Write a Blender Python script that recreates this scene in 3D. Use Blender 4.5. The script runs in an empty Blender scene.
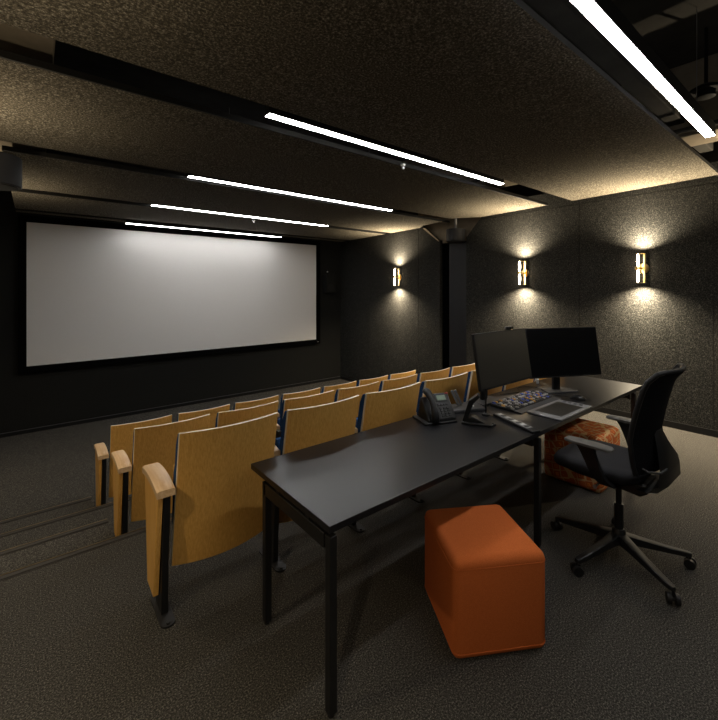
import bpy, bmesh, math, random
from mathutils import Vector, Matrix
random.seed(7)
C = bpy.context.scene.collection
SC = bpy.context.scene
PI = math.pi
R = math.radians

# ------------------------------------------------------------------ camera
H = 1.64
cam = bpy.data.cameras.new('camera')
cam.sensor_fit = 'HORIZONTAL'; cam.sensor_width = 36.0
cam.lens = 401.0 / 718 * 36
cam.shift_y = -(360 - 289) / 718.0
cam.clip_start = 0.02
camo = bpy.data.objects.new('camera', cam); C.objects.link(camo)
YAW = math.atan(324 / 401.0)
camo.location = (0, 0, H)
camo.rotation_euler = (PI / 2, 0, -YAW)
SC.camera = camo

# ------------------------------------------------------------------ world, exposure
w = bpy.data.worlds.new('world'); SC.world = w; w.use_nodes = True
w.node_tree.nodes['Background'].inputs[0].default_value = (0.5, 0.5, 0.5, 1)
w.node_tree.nodes['Background'].inputs[1].default_value = 0.01
SC.view_settings.view_transform = 'Standard'
SC.view_settings.look = 'None'
SC.view_settings.gamma = 1
SC.view_settings.use_curve_mapping = False
SC.view_settings.exposure = 0.0
STRIP = 36.0        # radiance of the linear ceiling lights
SCONCE = 380.0       # watts of each sconce beam
CEIL_A, CEIL_B = 2.90, 0.0145        # ceiling height falls slightly towards the screen
def cz(y): return CEIL_A - CEIL_B * y

# ------------------------------------------------------------------ materials
def lin(c):
    return tuple((x / 12.92 if x <= .04045 else ((x + .055) / 1.055) ** 2.4) for x in c)
def rgb(r, g, b): return lin((r / 255, g / 255, b / 255)) + (1,)
def newmat(name):
    m = bpy.data.materials.new(name); m.use_nodes = True
    return m, m.node_tree.nodes, m.node_tree.links, m.node_tree.nodes['Principled BSDF']
def plain(name, col, rough=.5, metal=0, noise=.08, spec=.5, bump=0, scale=60):
    m, n, l, b = newmat(name)
    tc = n.new('ShaderNodeTexCoord'); t = n.new('ShaderNodeTexNoise'); t.inputs['Scale'].default_value = scale
    t.inputs['Detail'].default_value = 3
    l.new(tc.outputs['Object'], t.inputs['Vector'])
    r = n.new('ShaderNodeValToRGB'); l.new(t.outputs['Fac'], r.inputs[0])
    r.color_ramp.elements[0].position = .3; r.color_ramp.elements[1].position = .7
    r.color_ramp.elements[0].color = tuple(x * (1 - noise) for x in col[:3]) + (1,)
    r.color_ramp.elements[1].color = tuple(min(1, x * (1 + noise)) for x in col[:3]) + (1,)
    l.new(r.outputs[0], b.inputs['Base Color'])
    b.inputs['Roughness'].default_value = rough; b.inputs['Metallic'].default_value = metal
    b.inputs['Specular IOR Level'].default_value = spec
    if bump:
        bp = n.new('ShaderNodeBump'); bp.inputs['Strength'].default_value = bump; bp.inputs['Distance'].default_value = .004
        l.new(t.outputs['Fac'], bp.inputs['Height']); l.new(bp.outputs[0], b.inputs['Normal'])
    return m
def speckle(name, c0, c1, scale, bump=.6, p0=.38, p1=.68, world=True, dist=.006, cm=None):
    m, n, l, b = newmat(name)
    tc = n.new('ShaderNodeTexCoord'); t = n.new('ShaderNodeTexNoise')
    t.inputs['Scale'].default_value = scale; t.inputs['Detail'].default_value = 5; t.inputs['Roughness'].default_value = .75
    l.new(tc.outputs['Object'], t.inputs['Vector'])
    r = n.new('ShaderNodeValToRGB'); l.new(t.outputs['Fac'], r.inputs[0])
    r.color_ramp.elements[0].position = p0; r.color_ramp.elements[1].position = p1
    r.color_ramp.elements[0].color = c0; r.color_ramp.elements[1].color = c1
    if cm:
        e = r.color_ramp.elements.new((p0 + p1) / 2); e.color = cm
    l.new(r.outputs[0], b.inputs['Base Color'])
    b.inputs['Roughness'].default_value = 1; b.inputs['Specular IOR Level'].default_value = .1
    bp = n.new('ShaderNodeBump'); bp.inputs['Strength'].default_value = bump; bp.inputs['Distance'].default_value = dist
    l.new(t.outputs['Fac'], bp.inputs['Height']); l.new(bp.outputs[0], b.inputs['Normal'])
    return m
def wood(name, c0, c1, rough=.42, axis='z', sc=1.0):
    m, n, l, b = newmat(name)
    tc = n.new('ShaderNodeTexCoord'); mp = n.new('ShaderNodeMapping')
    l.new(tc.outputs['Object'], mp.inputs['Vector'])
    s = {'z': (90, 90, 1.6), 'x': (2.2, 60, 60), 'y': (60, 2.2, 60)}[axis]
    mp.inputs['Scale'].default_value = tuple(v * sc for v in s)
    t = n.new('ShaderNodeTexNoise'); t.inputs['Scale'].default_value = 1.0; t.inputs['Detail'].default_value = 6
    t.inputs['Roughness'].default_value = .62
    l.new(mp.outputs[0], t.inputs['Vector'])
    r = n.new('ShaderNodeValToRGB'); l.new(t.outputs['Fac'], r.inputs[0])
    r.color_ramp.elements[0].position = .32; r.color_ramp.elements[1].position = .66
    r.color_ramp.elements[0].color = c0; r.color_ramp.elements[1].color = c1
    l.new(r.outputs[0], b.inputs['Base Color'])
    b.inputs['Roughness'].default_value = rough
    bp = n.new('ShaderNodeBump'); bp.inputs['Strength'].default_value = .08; bp.inputs['Distance'].default_value = .001
    l.new(t.outputs['Fac'], bp.inputs['Height']); l.new(bp.outputs[0], b.inputs['Normal'])
    return m
def emit(name, col, strength):
    m, n, l, b = newmat(name)
    b.inputs['Base Color'].default_value = (.8, .8, .8, 1)
    b.inputs['Emission Color'].default_value = col; b.inputs['Emission Strength'].default_value = strength
    return m

M_carpet = speckle('carpet', rgb(20, 20, 19), rgb(136, 132, 125), 150, .6, p0=.34, p1=.70, cm=rgb(64, 62, 58))
M_felt_c = speckle('ceiling_felt', rgb(42, 40, 36), rgb(168, 162, 148), 80, .6, p0=.34, p1=.70, cm=rgb(86, 80, 69))
M_felt_w = speckle('wall_felt', rgb(18, 18, 18), rgb(98, 96, 92), 95, .8, p0=.34, p1=.72, cm=rgb(41, 41, 39))
M_black_wall = plain('black_paint', rgb(22, 22, 20), .8, noise=.1, spec=.3)
M_void = plain('dark_soffit_paint', rgb(62, 60, 56), .9, noise=.15, spec=.2, scale=6)
M_edge = plain('panel_edge_black', rgb(26, 25, 23), .7, spec=.3)
M_conc = plain('painted_concrete', rgb(150, 138, 120), .9, noise=.1, spec=.2, scale=12, bump=.2)
M_pillar = plain('pillar_paint', rgb(34, 34, 36), .55, noise=.06, spec=.3)
M_base = plain('skirting_black', rgb(18, 18, 18), .6, spec=.3)
M_oak = wood('oak_veneer', rgb(220, 160, 76), rgb(242, 190, 104), sc=1.8)
M_ply = plain('plywood_edge', rgb(244, 230, 200), .5, noise=.06)  # pale wood, brightened to carry the white highlight along the seat tops
M_beech = wood('beech_arm', rgb(214, 172, 122), rgb(236, 202, 158), .4, 'y')
M_blue = speckle('blue_upholstery', rgb(26, 52, 92), rgb(60, 100, 150), 400, .4, dist=.001)
M_blackm = plain('black_metal', rgb(24, 24, 25), .42, noise=.05)
M_blackp = plain('black_plastic', rgb(22, 22, 23), .5, noise=.05)
M_table = plain('table_laminate', rgb(24, 24, 27), .32, noise=.04, spec=.5, scale=200)
M_tedge = plain('table_edge', rgb(18, 18, 18), .4)
M_orange = speckle('orange_wool', rgb(186, 92, 44), rgb(218, 122, 66), 500, .4, dist=.001)
M_mesh = speckle('black_mesh_fabric', rgb(14, 14, 15), rgb(30, 30, 32), 300, .4, dist=.001)
M_seatf = plain('seat_fabric', rgb(38, 38, 42), .85, noise=.1, spec=.3, scale=300)
M_armpad = plain('arm_pad', rgb(92, 90, 86), .5, noise=.05)
M_chrome = plain('chrome', (.7, .7, .7, 1), .2, 1)
M_alu = plain('aluminium', rgb(150, 150, 152), .35, .3)
M_dgrey = plain('dark_grey_plastic', rgb(70, 70, 72), .45)
M_brass = plain('brass', (.78, .55, .24, 1), .28, 1)
M_screen = plain('projection_cloth', rgb(222, 220, 218), .95, noise=.01, spec=.1)
M_frame = plain('screen_velvet', rgb(8, 8, 8), 1, spec=.05)
M_edgebrass = plain('nosing_metal', rgb(120, 104, 74), .4, .8)
M_nos = plain('nosing_rubber', rgb(46, 42, 37), .8)
M_strip = emit('led_diffuser', (1, .985, .96, 1), STRIP)
M_strip_dim = emit('led_diffuser_dimmed', (1, .985, .96, 1), STRIP*.62)
M_bulb = emit('warm_bulb', (1, .84, .60, 1), 40)
M_lcd = plain('lcd_green', rgb(120, 140, 118), .3)
M_glass = plain('screen_glass', rgb(10, 10, 11), .28, spec=.5)
M_glass2 = plain('screen_glass_matt', rgb(44, 42, 38), .38, spec=.6)  # base lifted towards brown for warm light reflected in the left monitor
M_white = plain('white_plastic', rgb(225, 225, 225), .4)
M_key = plain('key_cap', rgb(170, 168, 165), .5)
M_keyb = plain('key_cap_blue', rgb(70, 95, 190), .5)
M_keyo = plain('key_cap_amber', rgb(200, 150, 70), .5)
M_cable = plain('cable_rubber', rgb(20, 20, 20), .5)
M_paper = plain('paper', rgb(200, 198, 190), .8)

# patterned upholstery: rust orange blocks and beige rings
m, n, l, b = newmat('patterned_upholstery'); M_pattern = m
tc = n.new('ShaderNodeTexCoord'); mp = n.new('ShaderNodeMapping'); mp.inputs['Scale'].default_value = (1, 1, 1)
mp.inputs['Rotation'].default_value = (R(12), R(9), R(20))
l.new(tc.outputs['Object'], mp.inputs['Vector'])
v = n.new('ShaderNodeTexVoronoi'); v.inputs['Scale'].default_value = 17; v.distance = 'CHEBYCHEV'; v.inputs['Randomness'].default_value = .25
v.feature = 'F1'
l.new(mp.outputs[0], v.inputs['Vector'])
r = n.new('ShaderNodeValToRGB'); l.new(v.outputs['Distance'], r.inputs[0]); r.color_ramp.interpolation = 'CONSTANT'
r.color_ramp.elements[0].position = 0; r.color_ramp.elements[0].color = rgb(200, 104, 52)
r.color_ramp.elements[1].position = .43; r.color_ramp.elements[1].color = rgb(206, 168, 118)
e = r.color_ramp.elements.new(.13); e.color = rgb(228, 140, 62)
e = r.color_ramp.elements.new(.2); e.color = rgb(190, 96, 48)
l.new(r.outputs[0], b.inputs['Base Color']); b.inputs['Roughness'].default_value = .9; b.inputs['Specular IOR Level'].default_value = .2

# ------------------------------------------------------------------ mesh helpers
def add_box(bm, x0, x1, y0, y1, z0, z1, mat=0, M=None):
    vs = [bm.verts.new(Vector(p)) for p in ((x0,y0,z0),(x1,y0,z0),(x1,y1,z0),(x0,y1,z0),(x0,y0,z1),(x1,y0,z1),(x1,y1,z1),(x0,y1,z1))]
    if M is not None:
        for v in vs: v.co = M @ v.co
    fs = []
    for q in ((3,2,1,0),(4,5,6,7),(0,1,5,4),(1,2,6,5),(2,3,7,6),(3,0,4,7)):
        f = bm.faces.new([vs[i] for i in q]); f.material_index = mat; fs.append(f)
    return fs
def add_prism(bm, pts, axis, a0, a1, mat=0):
    """polygon pts (2D) extruded along axis ('x','y','z') from a0 to a1"""
    def mk(p, a):
        if axis == 'x': return (a, p[0], p[1])
        if axis == 'y': return (p[0], a, p[1])
        return (p[0], p[1], a)
    A = [bm.verts.new(mk(p, a0)) for p in pts]; B = [bm.verts.new(mk(p, a1)) for p in pts]
    n = len(pts); fs = [bm.faces.new(A[::-1]), bm.faces.new(B)]
    for i in range(n): fs.append(bm.faces.new((A[i], A[(i+1) % n], B[(i+1) % n], B[i])))
    for f in fs: f.material_index = mat
    bmesh.ops.recalc_face_normals(bm, faces=fs)
    return fs
def add_tube(bm, pts, rads, seg=12, mat=0, cap=True):
    if not isinstance(rads, (list, tuple)): rads = [rads] * len(pts)
    pts = [Vector(p) for p in pts]; rings = []
    up = None
    for i, p in enumerate(pts):
        t = (pts[min(i+1, len(pts)-1)] - pts[max(i-1, 0)]).normalized()
        if up is None: up = Vector((0,0,1)) if abs(t.z) < .9 else Vector((1,0,0))
        a = t.cross(up)
        if a.length < 1e-4: a = t.cross(Vector((0,1,0)))
        a.normalize(); bb = a.cross(t).normalized(); up = bb
        rings.append([bm.verts.new(p + rads[i] * (math.cos(2*PI*k/seg) * a + math.sin(2*PI*k/seg) * bb)) for k in range(seg)])
    fs = []
    for i in range(len(rings)-1):
        for k in range(seg):
            fs.append(bm.faces.new((rings[i][k], rings[i][(k+1) % seg], rings[i+1][(k+1) % seg], rings[i+1][k])))
    if cap: fs += [bm.faces.new(rings[0][::-1]), bm.faces.new(rings[-1])]
    for f in fs: f.material_index = mat
    bmesh.ops.recalc_face_normals(bm, faces=fs)
    return fs
def add_loft(bm, rings, mat=0, cap=True, closed=True):
    """list of equal-length rings of points"""
    V = [[bm.verts.new(p) for p in rg] for rg in rings]; n = len(V[0]); fs = []
    for i in range(len(V)-1):
        for k in range(n if closed else n-1):
            fs.append(bm.faces.new((V[i][k], V[i][(k+1) % n], V[i+1][(k+1) % n], V[i+1][k])))
    if cap and closed: fs += [bm.faces.new(V[0][::-1]), bm.faces.new(V[-1])]
    for f in fs: f.material_index = mat
    bmesh.ops.recalc_face_normals(bm, faces=fs)
    return fs
def obj(name, bm, mats, parent=None, bevel=0, seg=2, smooth=False, sub=0, angle=40):
    me = bpy.data.meshes.new(name); bm.to_mesh(me); bm.free()
    for mm in (mats if isinstance(mats, (list, tuple)) else [mats]): me.materials.append(mm)
    o = bpy.data.objects.new(name, me); C.objects.link(o)
    if parent is not None: o.parent = parent
    if bevel:
        md = o.modifiers.new('bevel', 'BEVEL'); md.width = bevel; md.segments = seg; md.limit_method = 'ANGLE'; md.angle_limit = R(30)
        md.harden_normals = False
    if sub:
        md = o.modifiers.new('sub', 'SUBSURF'); md.levels = sub; md.render_levels = sub
    if smooth or bevel or sub:
        for p in me.polygons: p.use_smooth = True
        try: me.set_sharp_from_angle(angle=R(angle))
        except Exception: pass
    return o
def NB(): return bmesh.new()
def box_obj(name, x0, x1, y0, y1, z0, z1, mat, parent=None, bevel=0, seg=2):
    bm = NB(); add_box(bm, x0, x1, y0, y1, z0, z1); return obj(name, bm, mat, parent, bevel, seg)
def tag(o, label, cat, group=None, kind=None):
    o['label'] = label; o['category'] = cat
    if group: o['group'] = group
    if kind: o['kind'] = kind
    return o
def thing(name, label, cat, loc=(0,0,0), rz=0, group=None):
    o = bpy.data.objects.new(name, None); C.objects.link(o); o.empty_display_size = .1
    o.location = loc; o.rotation_euler = (0, 0, rz); return tag(o, label, cat, group)
def struct(name, bm, mats, bevel=0):
    o = obj(name, bm, mats, None, bevel); o['kind'] = 'structure'; return o
def copy_tree(o, parent=None):
    c = o.copy(); C.objects.link(c)
    if parent is not None: c.parent = parent
    for ch in list(o.children): copy_tree(ch, c)
    return c

# ------------------------------------------------------------------ floor, tiers, steps
RISE = .1425
E0, E1, E2, E3 = 3.06, 3.63, 4.20, 4.765
XL, XR, YB, YF = -.56, 5.86, -4.4, 7.98
FZ = -4 * RISE
bm = NB()
add_prism(bm, [(YB, FZ-.15), (YB, 0), (E0, 0), (E0, -2*RISE), (E2, -2*RISE), (E2, FZ), (YF+.1, FZ), (YF+.1, FZ-.15)], 'x', XL, XR+.6)
struct('floor', bm, M_carpet)
bm = NB()
add_box(bm, XL, .435, E0+.001, E1, -2*RISE+.0005, -RISE)
struct('trim_1', bm, M_carpet)
bm = NB()
add_box(bm, XL, .435, E2+.001, E3, FZ+.0005, -3*RISE)
struct('trim_2', bm, M_carpet)
k = 3
for (ye, ze, x1) in ((E0, 0, XR-.03), (E1, -RISE, .435), (E2, -2*RISE, XR-.03), (E3, -3*RISE, .435)):
    bm = NB()
    add_box(bm, XL, x1, ye-.036, ye+.006, ze, ze+.004, 0)
    add_box(bm, XL, x1, ye+.001, ye+.009, ze-.03, ze+.004, 0)
    add_box(bm, XL, x1, ye-.050, ye-.044, ze, ze+.003, 0)
    add_box(bm, XL, x1, ye+.003, ye+.0105, ze-.004, ze+.0055, 1)
    struct('trim_%d' % k, bm, [M_nos, M_edgebrass]); k += 1

# ------------------------------------------------------------------ walls
bm = NB(); add_box(bm, XL-.1, XR+.7, YF, YF+.1, FZ-.1, 3.7); struct('wall_front', bm, M_black_wall)
bm = NB(); add_box(bm, XL-.1, XL, YB-.1, YF, FZ-.1, 3.7); struct('wall_left', bm, M_felt_w)
bm = NB(); add_box(bm, XL, XR+.7, YB-.1, YB, -.1, 3.7); struct('wall_back', bm, M_black_wall)
bm = NB(); add_box(bm, XL-.1, XR+.7, YB-.1, YF+.1, 3.7, 3.8); struct('ceiling', bm, M_void)
# right wall: felt panels on a dark substrate, with a splayed opening round the column
PN, PF = 4.27, 4.86            # opening at low level
TN, TF = 3.96, 5.31            # opening at ceiling level
bm = NB()
def tp(bm, y0, y1, z0, z1): add_box(bm, XR, XR+.04, y0+.002, y1-.002, z0, z1, 0)
GZ = 2.815
for a, c_ in ((YB, -1.2), (-1.2, .99), (.99, 2.4)):
    tp(bm, a, c_, FZ if a > 3.06 else 0, GZ)
# panels beside the opening are polygons
add_prism(bm, [(2.404, -.30), (PN, -.30), (PN, 2.54), (PN-(GZ-2.54)/(2.87-2.54)*(PN-TN), GZ), (2.404, GZ)], 'x', XR, XR+.04)
add_prism(bm, [(PF, FZ), (PF, 2.54), (PF+(GZ-2.54)/(2.87-2.54)*(TF-PF), GZ), (5.39, GZ), (5.39, FZ)], 'x', XR, XR+.04)
tp(bm, 5.394, 6.9, FZ, GZ); tp(bm, 6.9, YF, FZ, GZ)
add_prism(bm, [(YB, GZ+.006), (TN+.04, GZ+.006), (TN-.2, 3.05), (YB, 3.05)], 'x', XR, XR+.04)
add_prism(bm, [(TF-.08, GZ+.006), (YF, GZ+.006), (YF, 3.05), (TF+.12, 3.05)], 'x', XR, XR+.04)
# dark substrate behind the joints
add_box(bm, XR+.041, XR+.06, YB, TN-.25, -.3, 3.7, 1)
add_box(bm, XR+.041, XR+.06, TF+.15, YF, FZ, 3.7, 1)
add_prism(bm, [(TN-.25, -.3), (PN-.01, -.3), (PN-.01, 2.54), (TN-.05, 2.87), (TN-.25, 3.05)], 'x', XR+.041, XR+.06, 1)
add_prism(bm, [(TF+.15, FZ), (PF+.01, FZ), (PF+.01, 2.54), (TF+.0, 2.87), (TF+.15, 3.05)], 'x', XR+.041, XR+.06, 1)
struct('wall_right', bm, [M_felt_w, M_edge])
bm = NB()
add_box(bm, XR+.5, XR+.6, 3.0, 6.2, FZ-.1, 3.7, 0)
add_prism(bm, [(3.5, 2.5), (5.8, 2.5), (5.8, 3.7), (3.5, 3.7)], 'x', XR+.09, XR+.12, 1)
struct('wall_recess', bm, [M_black_wall, M_conc])
bm = NB()
add_box(bm, XR+.042, XR+.075, PF+.0, PF+.03, FZ, 2.55)
struct('trim_7', bm, M_felt_w)
bm = NB()
add_prism(bm, [(TF-.10, 2.815), (PF, 2.53), (PF+.03, 2.53), (TF-.04, 2.815)], 'x', XR-.012, XR+.0)  # pale strip stands in for light on the cut felt edge
struct('trim_8', bm, M_conc)
# column in the opening
bm = NB(); add_box(bm, 5.93, 6.22, 4.30, 4.70, -2*RISE, 2.47); 
t = obj('square_column', bm, M_pillar, None, .006); tag(t, 'dark painted square column set into the opening of the felt wall', 'column')
def drum(name, label, cat, x, y, z0, z1, r):
    t = thing(name, label, cat, (x, y, z0), 0)
    bm = NB(); add_tube(bm, [(0,0,0),(0,0,.006),(0,0,z1-z0-.006),(0,0,z1-z0)], [r-.006, r, r, r-.006], 40)
    obj('shell', bm, M_pillar, t, smooth=True)
    bm = NB(); add_tube(bm, [(0,0,-.004),(0,0,.01)], [r*.86, r*.86], 32); obj('bottom_plate', bm, M_edge, t, smooth=True)
    bm = NB(); add_tube(bm, [(0,0,z1-z0-.01),(0,0,cz(y)-z0+.25)], .02, 12); obj('mounting_stem', bm, M_alu, t, smooth=True)
    return t
drum('ceiling_drum', 'black drum-shaped housing at the head of the dark column', 'ceiling housing', 5.76, 4.42, 2.475, 2.69, .165)
drum('ceiling_drum', 'black drum-shaped housing hanging from the ceiling left of the screen', 'ceiling housing', -.262, 4.36, 2.47, 2.715, .18)

# skirtings
bm = NB(); add_box(bm, XL, XR, YF-.012, YF, FZ, FZ+.055); add_box(bm, XL, XR, YF-.016, YF, FZ+.055, FZ+.062, 1)
struct('baseboard_front', bm, [M_base, M_dgrey])
bm = NB()
add_box(bm, XR-.012, XR, YB, E0, 0, .075); add_box(bm, XR-.012, XR, E0, PN, -2*RISE, -2*RISE+.075)
add_box(bm, XR-.012, XR, PF, YF-.012, FZ, FZ+.075)
struct('baseboard_right', bm, M_base)

# ------------------------------------------------------------------ ceiling rafts
S1, S2, S3 = (2.47, 2.83), (4.33, 4.60), (6.10, 6.30)
def raft(label, poly, seams=()):
    """felt covered raft: polygon in x,y on the gently falling ceiling plane"""
    bm = NB(); T = .035
    def build(pl):
        A = [bm.verts.new((x, y, cz(y))) for x, y in pl]; B = [bm.verts.new((x, y, cz(y)+T)) for x, y in pl]
        f = bm.faces.new(A[::-1]); f.material_index = 0; g = bm.faces.new(B); g.material_index = 1
        fs = [f, g]
        for i in range(len(pl)):
            q = bm.faces.new((A[i], A[(i+1) % len(pl)], B[(i+1) % len(pl)], B[i])); q.material_index = 1; fs.append(q)
        bmesh.ops.recalc_face_normals(bm, faces=fs)
    for pl in poly: build(pl)
    o = obj('ceiling_raft', bm, [M_felt_c, M_edge])
    tag(o, label, 'ceiling panel', 'felt covered ceiling panels'); return o
XA, XB = -.22, 5.80
raft('brown felt ceiling panel nearest the desk, reaching over the office chair', [[(XA, .93), (2.797, .93), (2.797, S1[0]), (XA, S1[0])], [(2.80, .93), (XB, .93), (XB, S1[0]), (2.80, S1[0])]])
raft('brown felt ceiling panel above the back rows of seats, ending at the column', [[(XA, S1[1]), (XB, S1[1]), (XB, 3.93), (5.58, 4.20), (5.5, S2[0]), (XA, S2[0])]])
raft('brown felt ceiling panel just beyond the column, third from the desk', [[(XA, S2[1]), (5.62, S2[1]), (5.64, 5.08), (XB, 5.3), (XB, S3[0]), (XA, S3[0])]])
raft('brown felt ceiling panel closest to the projection screen', [[(XA, S3[1]), (XB, S3[1]), (XB, 7.52), (XA, 7.52)], [(XA, 7.68), (XB, 7.68), (XB, 7.85), (XA, 7.85)]])
# black rails along the slots
for y in (S1[1], S2[1], S3[1]):
    bm = NB(); z = cz(y); add_box(bm, XA, XB, y-.02, y-.004, z-.004, z+.035); 
    o = obj('slot_rail', bm, M_edge); tag(o, {S1[1]:'black rail along the ceiling slot nearest the desk', S2[1]:'black rail along the middle ceiling slot', S3[1]:'black rail along the narrow ceiling slot nearest the screen'}[y], 'rail', 'black rails along the ceiling slots')
# structure above the rafts
for x0, x1, lab in ((4.62, 5.0, 'light painted concrete beam above the ceiling panels by the felt wall'), (-.75, .09, 'light painted concrete beam above the ceiling panels left of the camera')):
    bm = NB(); add_box(bm, x0, x1, (-.2 if x0 > 0 else 1.2), 7.5, 3.03, 3.7); o = obj('concrete_beam', bm, M_conc, None, .01)
    tag(o, lab, 'beam')
bm = NB(); add_box(bm, -.2, 5.8, .98, 1.10, 3.16, 3.30); tag(obj('ventilation_duct', bm, M_void, None, .01), 'black duct running above the near ceiling panel edge', 'duct')
bm = NB(); add_tube(bm, [(4.45,-.4,3.04),(4.45,5.6,3.04)], .022, 12); tag(obj('overhead_pipe', bm, M_void, None, smooth=True), 'thin black pipe in the dark void beside the concrete beam', 'pipe')
t = thing('ceiling_speaker', 'round black ceiling fitting in the dark void at top right', 'ceiling fitting', (4.12, .74, 3.2))
bm = NB(); add_tube(bm, [(0,0,.0),(0,0,.02),(0,0,.045)], [.10,.105,.06], 32); obj('flange', bm, M_edge, t, smooth=True)
bm = NB(); add_tube(bm, [(0,0,-.05),(0,0,-.045),(0,0,.0)], [.05,.06,.06], 24); obj('body', bm, M_edge, t, smooth=True)
bm = NB(); add_tube(bm, [(0,0,.04),(0,0,.5)], .012, 8); obj('rod', bm, M_edge, t, smooth=True)

# ------------------------------------------------------------------ linear lights
def strip_light(y, x0, x1, z, label, glow=None):
    t = thing('linear_ceiling_light', label, 'ceiling light', ((x0+x1)/2, y, z), 0, 'linear ceiling lights')
    L = (x1-x0)/2
    bm = NB(); add_box(bm, -L, L, -.032, .032, .006, .095); obj('housing', bm, M_edge, t, .002)
    bm = NB(); add_box(bm, -L+.004, L-.004, -.029, .029, 0, .0065); obj('diffuser', bm, glow or M_strip, t)
    for sx in (-L*.7, L*.7):
        bm = NB(); add_tube(bm, [(sx, 0, .09), (sx, 0, 3.7-z)], .0022, 6); obj('suspension_wire', bm, M_alu, t)
    return t
strip_light(-1.05, 1.27, 4.25, 2.858, 'added linear fill light, unseen behind the camera', M_strip_dim)  # unseen strip added to brighten the seat backs and pouf front
strip_light(.728, 1.27, 4.20, 2.858, 'bright white linear ceiling light nearest the camera, at top right')
strip_light(2.60, 1.27, 4.25, 2.862, 'bright white linear ceiling light in the wide slot, second from the camera')
strip_light(4.47, 1.27, 4.25, 2.838, 'bright white linear ceiling light in the third slot, between the other two mid-room lights')
strip_light(6.20, 1.27, 4.25, 2.812, 'thin white linear ceiling light in the narrow slot, second from the screen')
strip_light(7.60, 1.17, 4.02, 2.725, 'thin white linear ceiling light right above the projection screen', M_strip_dim)
for x, y, lab in ((2.80, 2.78, 'small white sprinkler head beside the second ceiling light'), (2.86, 6.36, 'small white sprinkler head by the narrow ceiling slot'), (2.45, 7.70, 'small white sprinkler head just above the screen')):
    t = thing('sprinkler_head', lab, 'sprinkler', (x, y, cz(y)-.004), 0, 'small sprinkler heads in the ceiling')
    bm = NB(); add_tube(bm, [(0,0,-.012),(0,0,.004)], [.022,.026], 16); obj('rose', bm, M_white, t, smooth=True)
    bm = NB(); add_tube(bm, [(0,0,-.045),(0,0,-.03),(0,0,-.01)], [.012,.016,.007], 12); obj('nozzle', bm, M_alu, t, smooth=True)

# ------------------------------------------------------------------ projection screen
t = thing('projection_screen', 'wide white projection screen in a black frame on the front wall', 'screen', (2.51, YF, 1.56))
SWH, SHH = 2.61, 1.10
bm = NB(); add_box(bm, -SWH, SWH, -.045, -.035, -SHH, SHH); obj('screen_surface', bm, M_screen, t)
bm = NB()
F = .10
add_box(bm, -SWH-F, SWH+F, -.07, -.001, SHH, SHH+F); add_box(bm, -SWH-F, SWH+F, -.07, -.001, -SHH-F, -SHH)
add_box(bm, -SWH-F, -SWH, -.07, -.001, -SHH, SHH); add_box(bm, SWH, SWH+F, -.07, -.001, -SHH, SHH)
obj('frame', bm, M_frame, t)
bm = NB(); add_box(bm, SWH+.02, SWH+.055, -.0715, -.07, -SHH-.06, -SHH-.045); obj('maker_badge', bm, M_alu, t)
bm = NB(); add_tube(bm, [(5.47, YF, 2.055),(5.47, YF-.015, 2.055)], [.016,.012], 12); tag(obj('wall_sensor', bm, M_white, None, smooth=True), 'tiny white sensor on the black wall right of the screen', 'sensor')
t = thing('wall_loudspeaker', 'black loudspeaker on the front wall right of the screen', 'speaker', (5.47, YF, 2.0))
bm = NB(); add_box(bm, -.13, .13, -.16, -.001, -.45, -.02); obj('cabinet', bm, M_black_wall, t, .006)
bm = NB(); add_tube(bm, [(0,-.162,-.32),(0,-.158,-.32)], .085, 24); obj('woofer', bm, M_edge, t, smooth=True)

# ------------------------------------------------------------------ sconces
def sconce(y, z, label, x=XR, rz=0, power=SCONCE):
    t = thing('wall_sconce', label, 'wall light', (x, y, z), rz, 'brass sconces on the walls')
    bm = NB(); add_tube(bm, [(0,0,0),(-.012,0,0),(-.016,0,0)], [.062,.062,.055], 28); obj('wall_rose', bm, M_brass, t, smooth=True)
    bm = NB(); add_tube(bm, [(-.015,0,0),(-.045,-.012,0),(-.12,.022,0)], .008, 12); obj('stem', bm, M_brass, t, smooth=True)
    bm = NB(); add_box(bm, -.052, -.038, -.034, -.012, -.18, .18); obj('brass_bar', bm, M_brass, t, .003)
    for s in (-1, 1):
        bm = NB(); add_tube(bm, [(-.12,.022,s*.02),(-.12,.022,s*.035),(-.12,.022,s*.08),(-.12,.022,s*.11),(-.12,.022,s*.15),(-.12,.022,s*.175)], [.006,.009,.014,.014,.009,.006], 16)
        obj('bulb', bm, M_bulb, t, smooth=True)
        bm = NB(); add_box(bm, -.135, -.030, -.036, .040, s*.1785-.0015, s*.1785+.0015)
        obj('end_plate', bm, M_brass, t)
    bm = NB(); add_tube(bm, [(-.12,-.006,0),(-.12,.050,0)], .020, 16); obj('knob', bm, M_brass, t, smooth=True)
    for s in (-1, 1):
        L = bpy.data.lights.new('sconce_beam', 'SPOT'); L.energy = power; L.color = (1, .83, .58)
        L.spot_size = R(148); L.spot_blend = 1.0; L.shadow_soft_size = .02
        o = bpy.data.objects.new('beam', L); C.objects.link(o); o.parent = t
        o.location = (-.12, -.005, s*.183); o.rotation_euler = (0 if s < 0 else PI, 0, 0)
sconce(1.65, 1.895, 'glowing brass wall sconce behind the desk chair, rightmost of the three')
sconce(3.19, 1.885, 'glowing brass wall sconce between the column and the chair, middle of the three')
sconce(5.92, 1.885, 'glowing brass wall sconce left of the column, nearest the screen')
sconce(.16, 1.895, 'brass wall sconce on the felt wall out of frame to the right')
sconce(1.71, 1.895, 'brass wall sconce on the aisle wall beside the camera', XL, PI, 45.0)
sconce(.16, 1.895, 'brass wall sconce on the aisle wall behind the camera', XL, PI, 130.0)
sconce(3.55, 1.885, 'brass wall sconce on the aisle wall above the first step', XL, PI, 56.0)
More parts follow.
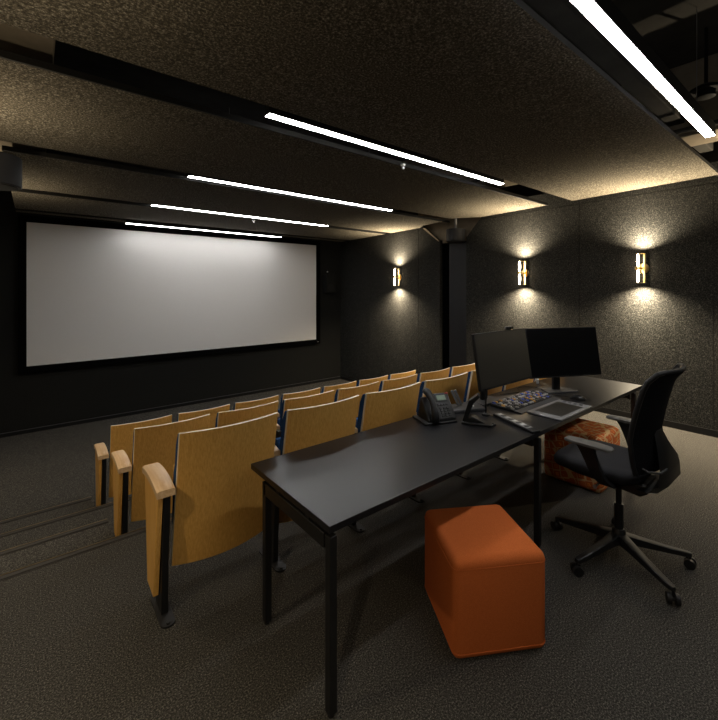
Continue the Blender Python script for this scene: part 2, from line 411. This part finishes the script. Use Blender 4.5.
sconce(5.97, 1.885, 'brass wall sconce on the aisle wall nearest the screen', XL, PI, 56.0)

# ------------------------------------------------------------------ theatre seats
PITCH = .600
def shell_pt(u, z, off=0.0, wd=.266):
    """u -1..1 across; shell leans back towards the top and bulges to the rear"""
    lean = -(z-.205) / .725 * .145
    y = .15 + lean - .045 * (1-u*u) + off
    return Vector((u*wd, y, z))
def make_seat(end=0):
    t = thing('theatre_seat', '', 'theatre seat', (0,0,0), 0, 'oak backed folding theatre seats')
    # oak shell with a plywood edge, brightened for its highlight
    bm = NB(); nu, nz, th = 14, 10, .019
    zs = [.205 + .725*k/nz for k in range(nz+1)]
    us = [-1 + 2*k/nu for k in range(nu+1)]
    def ztop(u, z):   # lower edge dips a little in the middle
        return z - .012*(1-u*u)*(1-(z-.205)/.725)
    A = [[bm.verts.new(shell_pt(u, ztop(u, z))) for u in us] for z in zs]
    B = [[bm.verts.new(shell_pt(u, ztop(u, z), th)) for u in us] for z in zs]
    for i in range(nz):
        for j in range(nu):
            f = bm.faces.new((A[i][j], A[i][j+1], A[i+1][j+1], A[i+1][j])); f.material_index = 0
            f = bm.faces.new((B[i][j+1], B[i][j], B[i+1][j], B[i+1][j+1])); f.material_index = 0
    def edge(a, b_):
        for i in range(len(a)-1):
            f = bm.faces.new((a[i], a[i+1], b_[i+1], b_[i])); f.material_index = 1
    edge(A[-1], B[-1]); edge(B[0], A[0])
    edge([r_[0] for r_ in A], [r_[0] for r_ in B]); edge([r_[-1] for r_ in B], [r_[-1] for r_ in A])
    bmesh.ops.recalc_face_normals(bm, faces=bm.faces[:])
    obj('back_shell', bm, [M_oak, M_ply], t, smooth=True, angle=30)
    # upholstered back pad
    bm = NB(); rings = []
    for i in range(9):
        z = .42 + .495*i/8; tk = .05 if 0 < i < 8 else .03
        rg = [shell_pt(u, z, th+.001, .262) for u in (-1,-.6,-.2,.2,.6,1)] + [shell_pt(u, z, th+tk + (.010 if abs(u) < .9 else .0), .262) for u in (1,.6,.2,-.2,-.6,-1)]
        rings.append(rg)
    add_loft(bm, rings); obj('back_cushion', bm, M_blue, t, smooth=True, angle=60)
    # tipped up seat
    bm = NB(); rings = []
    for k in range(7):
        f = k/6; z = .40 + .285*f; y = .27 - .03*f
        tk = [.02,.038,.045,.045,.045,.038,.018][k]
        rings.append([(x, y-tk, z) for x in (-.225,-.1,.1,.225)] + [(x, y+tk*.9, z) for x in (.225,.1,-.1,-.225)])
    add_loft(bm, rings); st = obj('seat_cushion', bm, M_blue, t, smooth=True, angle=70)
    bm = NB(); add_box(bm, -.22, .22, .305, .318, .405, .66); obj('seat_underside', bm, M_oak, t, .004)
    def stanchion(sx, kind):
        nm = 'stanchion'
        bm = NB()
        add_prism(bm, [(.10,.01),(.22,.01),(.27,.25),(.325,.64),(.045,.64),(.085,.30)], 'x', sx-.016, sx+.016)
        s_ = obj(nm, bm, M_blackm, t, .003)
        # foot plate with rounded ends
        bm = NB(); pts = []
        for a in range(0, 181, 20): pts.append((sx+.034*math.cos(R(a)), .25+.034*math.sin(R(a))))
        for a in range(180, 361, 20): pts.append((sx+.034*math.cos(R(a)), .045+.034*math.sin(R(a))))
        add_prism(bm, pts, 'z', 0, .010); 
        for yy in (.03, .265): add_tube(bm, [(sx,yy,.009),(sx,yy,.018)], .010, 8)
        obj('foot_plate', bm, M_pillar, s_, .001)
    def cap(sx, hw, y0, y1, z=.665):
        bm = NB(); rings = []
        for k in range(7):
            f = k/6; y = y0 + (y1-y0)*f; zz = z + .012*f - .018*(2*f-1)**2
            rings.append([(sx-hw, y, zz), (sx-hw, y, zz+.030), (sx-hw*.75, y, zz+.036), (sx+hw*.75, y, zz+.036), (sx+hw, y, zz+.030), (sx+hw, y, zz)])
        add_loft(bm, rings); return obj('armrest', bm, M_beech, t, smooth=True, angle=35)
    lx = -PITCH/2
    if end == -1:
        stanchion(lx-.012, 0)
        bm = NB()   # tapered oak side panel
        add_prism(bm, [(.04,.655),(.335,.655),(.27,.105),(.135,.095)], 'x', lx-.058, lx-.032)
        obj('side_panel', bm, M_oak, t, .003)
        cap(lx-.024, .042, .02, .355, .650)
    else:
        stanchion(lx, 0); cap(lx, .033, .105, .40, .652)
    if end == 1:
        stanchion(-lx+.012, 0)
        bm = NB(); add_prism(bm, [(.02,.668),(.335,.668),(.27,.115),(.135,.105)], 'x', -lx+.040, -lx+.066)
        obj('side_panel', bm, M_oak, t, .003)
        cap(-lx+.032, .047, -.045, .355)
    return t
protoL, protoM, protoR = make_seat(-1), make_seat(0), make_seat(1)
used = set()
ordn = ['', 'second', 'third', 'fourth', 'fifth', 'sixth']
rows = [(2.075, 0, 'the back row', .552), (3.215, -2*RISE, 'the middle row', .552), (4.36, FZ, 'the front row', .552)]
for ri_, (yt, z, rn, x0) in enumerate(rows):
    for i in range(7):
        p = protoL if i == 0 else protoR if i == 6 else protoM
        if p.name in used: o = copy_tree(p)
        else: o = p; used.add(p.name)
        o.location = (x0 + .266 + i*PITCH, yt, z)
        if i == 0: lab = 'oak backed seat with wooden end panel, aisle end of %s' % rn
        elif i == 6: lab = 'oak backed folding seat at the felt wall end of %s' % rn
        else: lab = 'oak backed folding seat, %s from the aisle in %s' % (ordn[i], rn)
        o['label'] = lab
        o['group'] = ['theatre seats of the back row', 'theatre seats of the middle row', 'theatre seats of the front row'][ri_]

# ------------------------------------------------------------------ desk
t = thing('long_desk', 'long black desk with thin metal legs behind the seats', 'desk', (.866, 1.25, 0))
DL, DD = 3.551, .709
bm = NB(); add_box(bm, 0, DL, 0, DD, .712, .740, 0)
obj('desk_top', bm, M_table, t, .002)
for fx in (.004, 1.60, 3.36):
    for fy in ((.002, .55) if fx != 1.60 else (.002,)):
        bm = NB(); add_box(bm, fx, fx+.034, fy, fy+.034, .012, .694); lg = obj('leg', bm, M_blackm, t, .002)
        bm = NB(); add_tube(bm, [(fx+.017, fy+.017, 0), (fx+.017, fy+.017, .013)], .014, 12); obj('foot_glide', bm, M_blackp, lg, smooth=True)
    bm = NB(); add_box(bm, fx, fx+.034, .046, .57, .634, .694); obj('end_rail', bm, M_blackm, t, .002)
    for fy in (.16, .42):
        bm = NB(); add_box(bm, fx+.004, fx+.030, fy, fy+.03, .694, .712); obj('spacer', bm, M_blackp, t)
for fy in (.10, .52):
    bm = NB(); add_box(bm, .04, 3.36, fy, fy+.03, .668, .694); obj('long_rail', bm, M_blackm, t)
TZ = .7405

# ------------------------------------------------------------------ poufs
def rounded_cube(w, d, h, rad, seg, mat, name, label, cat, loc, rz, extra=None):
    bm = NB(); add_box(bm, -w/2, w/2, -d/2, d/2, .0, h)
    bmesh.ops.bevel(bm, geom=[e_ for e_ in bm.edges], offset=rad, segments=seg, affect='EDGES', profile=.5)
    for v_ in bm.verts:      # soft swelling of the stuffing
        n_ = 1 - (2*v_.co.z/h - 1)**2
        v_.co.x *= 1 + .012*n_; v_.co.y *= 1 + .012*n_
    t = thing(name, label, cat, loc, rz)
    obj('body', bm, mat, t, smooth=True, angle=80)
    return t
p = rounded_cube(.445, .445, .445, .035, 5, M_orange, 'cube_pouf', 'plain burnt orange cube pouf standing under the front edge of the desk', 'pouf', (1.730, 1.180, 0), math.atan2(-.215, .361))
for zz, nm in ((.405, 'top_seam'), (.035, 'bottom_seam')):
    bm = NB(); q = .2235; rr = .035; pts = []
    for cx_, cy_, a0 in ((q-rr, q-rr, 0), (-q+rr, q-rr, 90), (-q+rr, -q+rr, 180), (q-rr, -q+rr, 270)):
        for a in range(0, 91, 15): pts.append((cx_+rr*math.cos(R(a0+a)), cy_+rr*math.sin(R(a0+a)), zz))
    pts.append(pts[0]); add_tube(bm, pts, .0016, 6, cap=False); obj(nm, bm, M_orange, p, smooth=True)
rounded_cube(.47, .47, .45, .05, 5, M_pattern, 'patterned_pouf', 'orange and beige patterned cube pouf behind the office chair', 'pouf', (3.71, 1.50, 0), R(2))

# ------------------------------------------------------------------ office chair
t = thing('office_chair', 'black swivel office chair with grey arm pads at the desk', 'office chair', (2.78, .91, 0))
bm = NB(); add_tube(bm, [(0,0,.085),(0,0,.10),(0,0,.17),(0,0,.18)], [.03,.042,.036,.028], 24); obj('hub', bm, M_blackp, t, smooth=True)
bm = NB(); add_tube(bm, [(0,0,.17),(0,0,.33)], .025, 16); add_tube(bm, [(0,0,.33),(0,0,.47)], .016, 16); obj('gas_lift', bm, M_blackm, t, smooth=True)
for a in (-122, -54, 19, 92, 165):
    ca, sa = math.cos(R(a)), math.sin(R(a)); ar = Matrix.Rotation(R(a), 4, 'Z')
    bm = NB()
    rings = []
    for r_, hw, z0, z1 in ((.02,.030,.100,.155),(.12,.024,.092,.135),(.25,.019,.078,.110),(.36,.016,.068,.094),(.375,.010,.070,.090)):
        rings.append([ar @ Vector((r_, y_, z_)) for y_, z_ in ((-hw,z0),(hw,z0),(hw,z1-.004),(hw*.7,z1),(-hw*.7,z1),(-hw,z1-.004))])
    add_loft(bm, rings); lg = obj('base_arm', bm, M_blackm, t, smooth=True, angle=30)
    bm = NB(); tw = R(a + 60)
    dx, dy = math.cos(tw), math.sin(tw); px, py = ca*.370, sa*.370
    for s in (-1, 1):
        add_tube(bm, [(px+dx*(s*.010), py+dy*(s*.010), .029), (px+dx*(s*.028), py+dy*(s*.028), .029)], [.029, .027], 20)
    add_tube(bm, [(px, py, .03), (px, py, .072)], .008, 8)
    add_tube(bm, [(px-dx*.02, py-dy*.02, .03), (px+dx*.02, py+dy*.02, .03)], .012, 10)
    obj('caster', bm, M_blackp, lg, smooth=True, angle=50)
# mechanism
bm = NB(); add_prism(bm, [(-.17,.47),(-.13,.44),(.10,.455),(.14,.50),(-.16,.51)], 'x', -.07, .09); obj('tilt_mechanism', bm, M_blackp, t, .008)
bm = NB(); add_tube(bm, [(-.06,.05,.475),(-.17,.06,.47),(-.20,.06,.468)], [.006,.006,.012], 10); obj('height_lever', bm, M_alu, t, smooth=True)
# seat (superellipse loft)
SX, SY = .07, .115
def ell(cx_, cy_, a_, b_, z, n_=28, p_=3.2):
    out = []
    for k_ in range(n_):
        th_ = 2*PI*k_/n_; c_, s_ = math.cos(th_), math.sin(th_)
        out.append(Vector((cx_+a_*math.copysign(abs(c_)**(2/p_), c_), cy_+b_*math.copysign(abs(s_)**(2/p_), s_), z)))
    return out
bm = NB(); rings = []
for a_, z in ((.21,.502),(.245,.510),(.258,.530),(.258,.556),(.245,.574),(.20,.580),(.10,.577),(.01,.575)):
    rg = ell(SX, SY, a_, a_*1.0, z)
    for v_ in rg:     # waterfall front
        f = max(0, (v_.y - SY - .10) / .15); v_.z -= .03*f*f
    rings.append(rg)
add_loft(bm, rings); obj('seat', bm, M_seatf, t, smooth=True, angle=80)
bm = NB(); rings = [ell(SX, SY-.01, a_, a_*.93, z) for a_, z in ((.16,.478),(.21,.486),(.215,.503))]
add_loft(bm, rings); obj('seat_pan', bm, M_blackp, t, smooth=True)
# back: curved mesh panel with frame
def bk(u, v_):
    """u -1..1, v 0..1 from bottom to top"""
    z = .60 + .575*v_
    prof = -.178 + .030*math.sin(v_*2.3) - .14*max(0, v_-.35) - .30*max(0, v_-.90)
    hw = .255*(1 - .08*v_**2) * (1 if v_ < .93 else 1-.10*(v_-.93)/.07) * (.90+.10*min(1, v_/.12))
    return Vector((SX + u*hw, prof + .055*u*u, z + .0*u))
bm = NB(); nu, nv = 12, 16
A = [[bm.verts.new(bk(-1+2*j/nu, i/nv)) for j in range(nu+1)] for i in range(nv+1)]
B = [[bm.verts.new(bk(-1+2*j/nu, i/nv) + Vector((0,-.028,0))) for j in range(nu+1)] for i in range(nv+1)]
for i in range(nv):
    for j in range(nu):
        bm.faces.new((A[i][j], A[i+1][j], A[i+1][j+1], A[i][j+1])); bm.faces.new((B[i][j], B[i][j+1], B[i+1][j+1], B[i+1][j]))
for i in range(nv):
    bm.faces.new((A[i][0], B[i][0], B[i+1][0], A[i+1][0])); bm.faces.new((A[i][nu], A[i+1][nu], B[i+1][nu], B[i][nu]))
for j in range(nu):
    bm.faces.new((A[0][j], A[0][j+1], B[0][j+1], B[0][j])); bm.faces.new((A[nv][j], B[nv][j], B[nv][j+1], A[nv][j+1]))
bmesh.ops.recalc_face_normals(bm, faces=bm.faces[:])
back = obj('backrest', bm, M_mesh, t, smooth=True, angle=60)
bm = NB()
pts = [bk(-1, i/12) + Vector((-.004,-.014,0)) for i in range(13)] + [bk(u, 1) + Vector((0,-.014,.006)) for u in (-.8,-.4,0,.4,.8)] + [bk(1, 1-i/12) + Vector((.004,-.014,0)) for i in range(13)]
add_tube(bm, pts, .014, 10); obj('back_frame', bm, M_blackp, back, smooth=True)
# spine: sweeping support from under the seat up the back
bm = NB(); rings = []
for (y_, z_, hw, tk) in ((.02,.478,.10,.03),(-.10,.470,.13,.035),(-.19,.50,.19,.034),(-.245,.56,.21,.03),(-.245,.64,.18,.028),(-.215,.73,.11,.024),(-.185,.82,.06,.018)):
    rings.append([(SX-hw, y_+.01, z_), (SX-hw*.6, y_-tk*.5, z_-tk*.5), (SX+hw*.6, y_-tk*.5, z_-tk*.5), (SX+hw, y_+.01, z_), (SX+hw*.6, y_+tk*.5, z_+tk*.5), (SX-hw*.6, y_+tk*.5, z_+tk*.5)])
add_loft(bm, rings); obj('back_support', bm, M_blackp, t, smooth=True, angle=70)
bm = NB(); add_tube(bm, [(SX-.20,-.14,.64),(SX-.21,-.19,.625),(SX-.19,-.24,.63),(SX-.15,-.26,.65)], .006, 8); obj('lumbar_wire', bm, M_dgrey, t, smooth=True)
for s in (-1, 1):
    ax = SX + s*.325
    bm = NB(); rings = []
    for k_, (y_, hw, th_) in enumerate(((-.055,.02,.012),(-.04,.036,.018),(.03,.042,.02),(.13,.042,.02),(.19,.034,.018),(.205,.018,.01))):
        rings.append([(ax-hw, y_, .725), (ax-hw, y_, .725+th_*.7), (ax-hw*.7, y_, .725+th_), (ax+hw*.7, y_, .725+th_), (ax+hw, y_, .725+th_*.7), (ax+hw, y_, .725)])
    add_loft(bm, rings); arm = obj('arm_pad', bm, M_armpad, t, smooth=True, angle=50)
    bm = NB(); rings = []
    for (x_, y_, z_, a_, b_) in ((s*.325,.09,.722,.018,.05),(s*.325,.075,.68,.016,.04),(s*.318,.045,.60,.016,.034),(s*.30,.02,.54,.018,.036),(s*.24,.0,.49,.02,.04),(s*.10,-.01,.475,.018,.04)):
        rings.append([(SX+x_-a_, y_-b_, z_), (SX+x_-a_, y_+b_, z_), (SX+x_+a_, y_+b_, z_), (SX+x_+a_, y_-b_, z_)])
    add_loft(bm, rings); obj('arm_support', bm, M_blackp, t, .006)

# ------------------------------------------------------------------ monitors
def monitor(label, loc, rz, tilt, hw, hh, zc, glass, off=-.075):
    """origin on the desk at the stand; the picture side faces -y"""
    t = thing('computer_monitor', label, 'monitor', loc, rz)
    Mx = Matrix.Translation((0, off, zc)) @ Matrix.Rotation(tilt, 4, 'X')
    bm = NB(); add_box(bm, -hw, hw, -.012, .012, -hh, hh, 0, Mx); add_box(bm, -hw*.6, hw*.6, .012, .045, -hh*.62, hh*.5, 0, Mx)
    obj('housing', bm, M_blackp, t, .003)
    bm = NB(); add_box(bm, -hw+.008, hw-.008, -.0135, -.0119, -hh+.016, hh-.008, 0, Mx); obj('display', bm, glass, t)
    bm = NB(); add_box(bm, -.022, .022, -.0128, -.0119, -hh+.004, -hh+.010, 0, Mx); obj('badge', bm, M_dgrey, t)
    bm = NB(); add_box(bm, -.035, .035, .0, .028, .012, zc+.02); obj('stand_neck', bm, M_blackp, t, .006)
    bm = NB(); add_box(bm, -.045, .045, off+.03, .01, zc-.04, zc+.04); obj('pivot', bm, M_blackp, t, .006)
    bm = NB(); add_prism(bm, [(-.15,-.08),(.15,-.08),(.12,.06),(.04,.075),(-.04,.075),(-.12,.06)], 'z', 0, .014); obj('stand_base', bm, M_dgrey, t, .003)
    return t
m1 = monitor('left monitor with a webcam on top, nearest the theatre seats', (2.81, 1.865, TZ), 0, R(-9), .357, .204, .372, M_glass2, -.16)
m2 = monitor('right monitor with black display turned toward the office chair', (3.585, 1.655, TZ), -math.atan2(.43, .903), R(-9), .357, .21, .355, M_glass)
t = thing('webcam', 'small black webcam clipped on top of the left monitor', 'webcam', (2.95, 1.744, TZ+.372+.2000))
bm = NB(); add_box(bm, -.045, .045, -.02, .012, .006, .030); obj('body', bm, M_blackp, t, .008)
bm = NB(); add_tube(bm, [(0,-.018,.018),(0,-.026,.018)], .010, 16); obj('lens', bm, M_glass, t, smooth=True)
bm = NB(); add_box(bm, -.02, .02, -.012, .03, 0, .008); obj('clip', bm, M_blackp, t, .002)

# ------------------------------------------------------------------ desk phone
t = thing('desk_phone', 'black desk telephone with a small green display near the seats', 'telephone', (2.15, 1.825, TZ), R(-20))
# local: face towards -y (viewer), x to the right, wedge body
bm = NB(); add_prism(bm, [(-.085,.0),(.075,.0),(.075,.03),(.045,.165),(.028,.17),(-.085,.028)], 'x', -.02, .115); obj('phone_body', bm, M_blackp, t, .006)
def face(a, b_, off=.0):
    """point on the sloping face: a across in x, b_ 0..1 up the slope"""
    y0, z0, y1, z1 = -.085, .028, .028, .17
    nx = Vector((0, -(z1-z0), (y1-y0))).normalized()
    return Vector((a, y0+(y1-y0)*b_, z0+(z1-z0)*b_)) + nx*off
SL = math.atan2(.142, .113)
def face_box(name, a, b_, hw, hh, th, mat, parent):
    Mx = Matrix.Translation(face(a, b_, 0)) @ Matrix.Rotation(SL, 4, 'X')
    bm = NB(); add_box(bm, -hw, hw, -hh, hh, -.001, th, 0, Mx); return obj(name, bm, mat, parent, .001)
ds = face_box('display_bezel', .048, .80, .043, .026, .004, M_blackp, t)
face_box('display', .048, .80, .034, .018, .0055, M_lcd, ds)
for r_ in range(5):
    for c_ in range(3 if r_ < 4 else 4):
        face_box('key', (.022+.026*c_) if r_ < 4 else (.015+.021*c_), .10+.095*r_+(.05 if r_ == 4 else 0), .009, .006, .005, M_blackp, t)
face_box('message_lamp', .10, .96, .010, .004, .008, plain('lamp_red', rgb(200, 60, 50), .4), t)
bm = NB(); rings = []
for (b_, hw, up, tk) in ((-.16,.020,.018,.020),(-.05,.028,.030,.030),(.12,.026,.045,.022),(.4,.022,.056,.017),(.65,.022,.056,.017),(.90,.026,.045,.022),(1.06,.028,.030,.030),(1.18,.020,.018,.020)):
    c0 = face(-.055, b_, up-tk*.3); nx = Vector((0,-(.142),.113)).normalized()
    rg = []
    for k_ in range(12):
        a = 2*PI*k_/12; rg.append(c0 + Vector((hw*math.cos(a),0,0)) + nx*(tk*math.sin(a)))
    rings.append(rg)
add_loft(bm, rings); obj('handset', bm, M_blackp, t, smooth=True, angle=80)
bm = NB(); add_prism(bm, [(-.085,.0),(.07,.0),(.07,.03),(.04,.15),(.02,.155),(-.085,.02)], 'x', -.095, -.0205); obj('cradle_block', bm, M_blackp, t, .006)
bm = NB(); add_box(bm, -.13, .11, -.105, .09, 0, .012); obj('foot_stand', bm, M_blackp, t, .004)

# ------------------------------------------------------------------ folding stand / reader in front
t = thing('folding_stand', 'black hinged stand with angular base between the phone and keyboard', 'stand', (2.30, 1.60, TZ), R(-58))
bm = NB(); add_prism(bm, [(-.09,-.055),(.10,-.06),(.13,-.01),(.06,.06),(-.08,.055)], 'z', 0, .014); obj('base', bm, M_blackm, t, .003)
bm = NB(); add_prism(bm, [(-.085,.014),(.06,.014),(-.02,.052),(-.075,.045)], 'y', -.035, .035); obj('wedge', bm, M_blackm, t, .004)
bm = NB(); add_prism(bm, [(-.085,.02),(-.055,.02),(-.015,.135),(.03,.185),(.015,.20),(-.045,.15)], 'y', -.036, .036); obj('hinged_arm', bm, M_blackm, t, .004)
for x_, y_, z_ in ((-.06,-.024,.05),(-.07,-.04,.016),(.11,-.03,.016)):
    bm = NB(); add_tube(bm, [(x_, y_, z_-.004), (x_, y_-.004, z_+.004)], .005, 8); obj('screw', bm, M_chrome, t, smooth=True)
# a silver media device lying behind
t = thing('conference_unit', 'flat dark grey desk unit with two silver rods behind the folding stand', 'desk unit', (2.50, 1.845, TZ), R(-20))
bm = NB(); add_prism(bm, [(-.15,-.085),(.14,-.085),(.15,.08),(-.13,.085)], 'z', 0, .022); obj('body', bm, M_dgrey, t, .005)
for dx_ in (0, .028):
    bm = NB(); add_box(bm, -.01, .01, .02, .028, 0, .13, 0, Matrix.Translation((-.03+dx_, 0, .026)) @ Matrix.Rotation(R(-28), 4, 'Y')); obj('silver_rod', bm, M_alu, t, .002)
bm = NB(); add_tube(bm, [(.05,-.03,.022),(.05,-.03,.03)], .016, 16); obj('dial', bm, M_white, t, smooth=True)
t = thing('microphone', 'thin black upright rod microphone left of the keyboard', 'microphone', (2.50, 1.655, TZ))
bm = NB(); add_tube(bm, [(0,0,0),(0,0,.012),(0,0,.018)], [.030,.028,.01], 20); obj('base', bm, M_blackp, t, smooth=True)
bm = NB(); add_tube(bm, [(0,0,.015),(0,0,.12),(0,0,.19)], [.006,.005,.006], 10); obj('rod', bm, M_blackp, t, smooth=True)

# ------------------------------------------------------------------ keyboard
t = thing('keyboard', 'grading keyboard with rows of white and blue keys before the left monitor', 'keyboard', (3.03, 1.662, TZ), R(0))
KW, KD = .315, .10
bm = NB(); add_prism(bm, [(-KD,0),(KD,0),(KD,.026),(-KD,.014)], 'x', -KW, KW); obj('base', bm, M_blackp, t, .003)
bm = NB(); add_prism(bm, [(-KD-.055,0),(-KD-.002,0),(-KD-.002,.013),(-KD-.055,.006)], 'x', -KW, KW); obj('palm_rest', bm, M_dgrey, t, .002)
rnd = random.Random(3)
for i in range(5):
    for j in range(20):
        x_ = -KW+.020 + j*(2*KW-.040)/19; y_ = -KD+.022 + i*(2*KD-.044)/4
        z_ = .014 + .012*(y_+KD)/(2*KD)
        mt = rnd.choices([M_key, M_dgrey, M_keyb, M_keyo], [6, 5, .9, 1.2])[0]
        bm = NB(); rings = []
        for hw, hz in ((.0095,0),(.0095,.004),(.0078,.009)):
            rings.append([(x_-hw, y_-hw*1.2, z_+hz), (x_+hw, y_-hw*1.2, z_+hz), (x_+hw, y_+hw*1.2, z_+hz), (x_-hw, y_+hw*1.2, z_+hz)])
        add_loft(bm, rings); obj('key', bm, mt, t)
# ------------------------------------------------------------------ pen tablet
t = thing('pen_tablet', 'grey pen tablet with black drawing area on the front edge of the desk', 'tablet', (3.035, 1.378, TZ), R(0))
bm = NB(); add_box(bm, -.255, .255, -.125, .125, 0, .012); obj('body', bm, M_alu, t, .005)
bm = NB(); add_box(bm, -.19, .16, -.095, .095, .0118, .0130); obj('drawing_surface', bm, M_glass2, t)
for y_ in (-.06,-.02,.02,.06):
    bm = NB(); add_box(bm, .19, .225, y_-.012, y_+.012, .0118, .014); obj('express_key', bm, M_dgrey, t, .001)
t = thing('computer_mouse', 'glossy black mouse beside the pen tablet below the right monitor', 'mouse', (3.44, 1.42, TZ), R(15))
bm = NB(); rings = []
for f, w_, h_ in ((-.058,.006,.008),(-.05,.022,.020),(-.03,.030,.032),(0,.031,.037),(.03,.029,.030),(.05,.022,.018),(.058,.008,.008)):
    rings.append([(w_*math.cos(PI*k_/8), f, .002+h_*math.sin(PI*k_/8)) for k_ in range(9)])
add_loft(bm, rings); obj('shell', bm, M_glass, t, smooth=True, angle=80)
bm = NB(); add_tube(bm, [(-.004,.03,.032),(.004,.03,.032)], .007, 12); obj('scroll_wheel', bm, M_alu, t, smooth=True)
# silver control strip
t = thing('control_strip', 'narrow silver button strip lying across the desk in front of the keyboard', 'control strip', (2.492, 1.425, TZ), R(-20))
bm = NB(); add_box(bm, -.032, .032, -.19, .19, 0, .016); obj('body', bm, M_blackp, t, .003)
bm = NB(); add_box(bm, -.024, .024, -.135, .18, .0158, .018); pl_ = obj('silver_plate', bm, M_alu, t)
for k_ in range(8):
    bm = NB(); add_box(bm, -.016, .016, -.115+k_*.037, -.095+k_*.037, .0178, .021); obj('button', bm, M_white if k_ % 2 else M_dgrey, t, .001)
# cables
def cable(label, pts, r_=.003):
    P = [Vector(p_) for p_ in pts]; P = [P[0]] + P + [P[-1]]; out = []
    for i in range(1, len(P)-2):
        for k_ in range(8):
            u = k_/8; a_, b2, c2, d_ = P[i-1], P[i], P[i+1], P[i+2]
            out.append(.5*((2*b2) + (c2-a_)*u + (2*a_-5*b2+4*c2-d_)*u*u + (3*b2-a_-3*c2+d_)*u**3))
    out.append(P[-1])
    bm = NB(); add_tube(bm, out, r_, 8)
    return tag(obj('cable', bm, M_cable, None, smooth=True), label, 'cable', 'black cables on the desk')
cz_ = TZ+.0035
cable('black cable looping from the right monitor base to the left one', [(3.56,1.82,cz_),(3.50,1.90,cz_),(3.40,1.92,cz_),(3.28,1.84,cz_),(3.18,1.86,cz_),(3.08,1.90,cz_)])
cable('thin black cable running from the mouse to behind the keyboard', [(3.45,1.48,cz_),(3.44,1.56,cz_),(3.39,1.64,cz_),(3.38,1.74,cz_),(3.30,1.79,cz_)], .002)
cable('black coiled cable beneath the left monitor', [(2.74,1.90,cz_),(2.68,1.86,cz_),(2.72,1.80,cz_),(2.80,1.83,cz_),(2.78,1.90,cz_),(2.70,1.92,cz_)])
t = thing('usb_receiver', 'small white adapter on the desk under the right monitor edge', 'adapter', (3.72, 1.90, TZ), R(30))
bm = NB(); add_box(bm, -.018, .018, -.012, .012, 0, .045); obj('body', bm, M_white, t, .003)
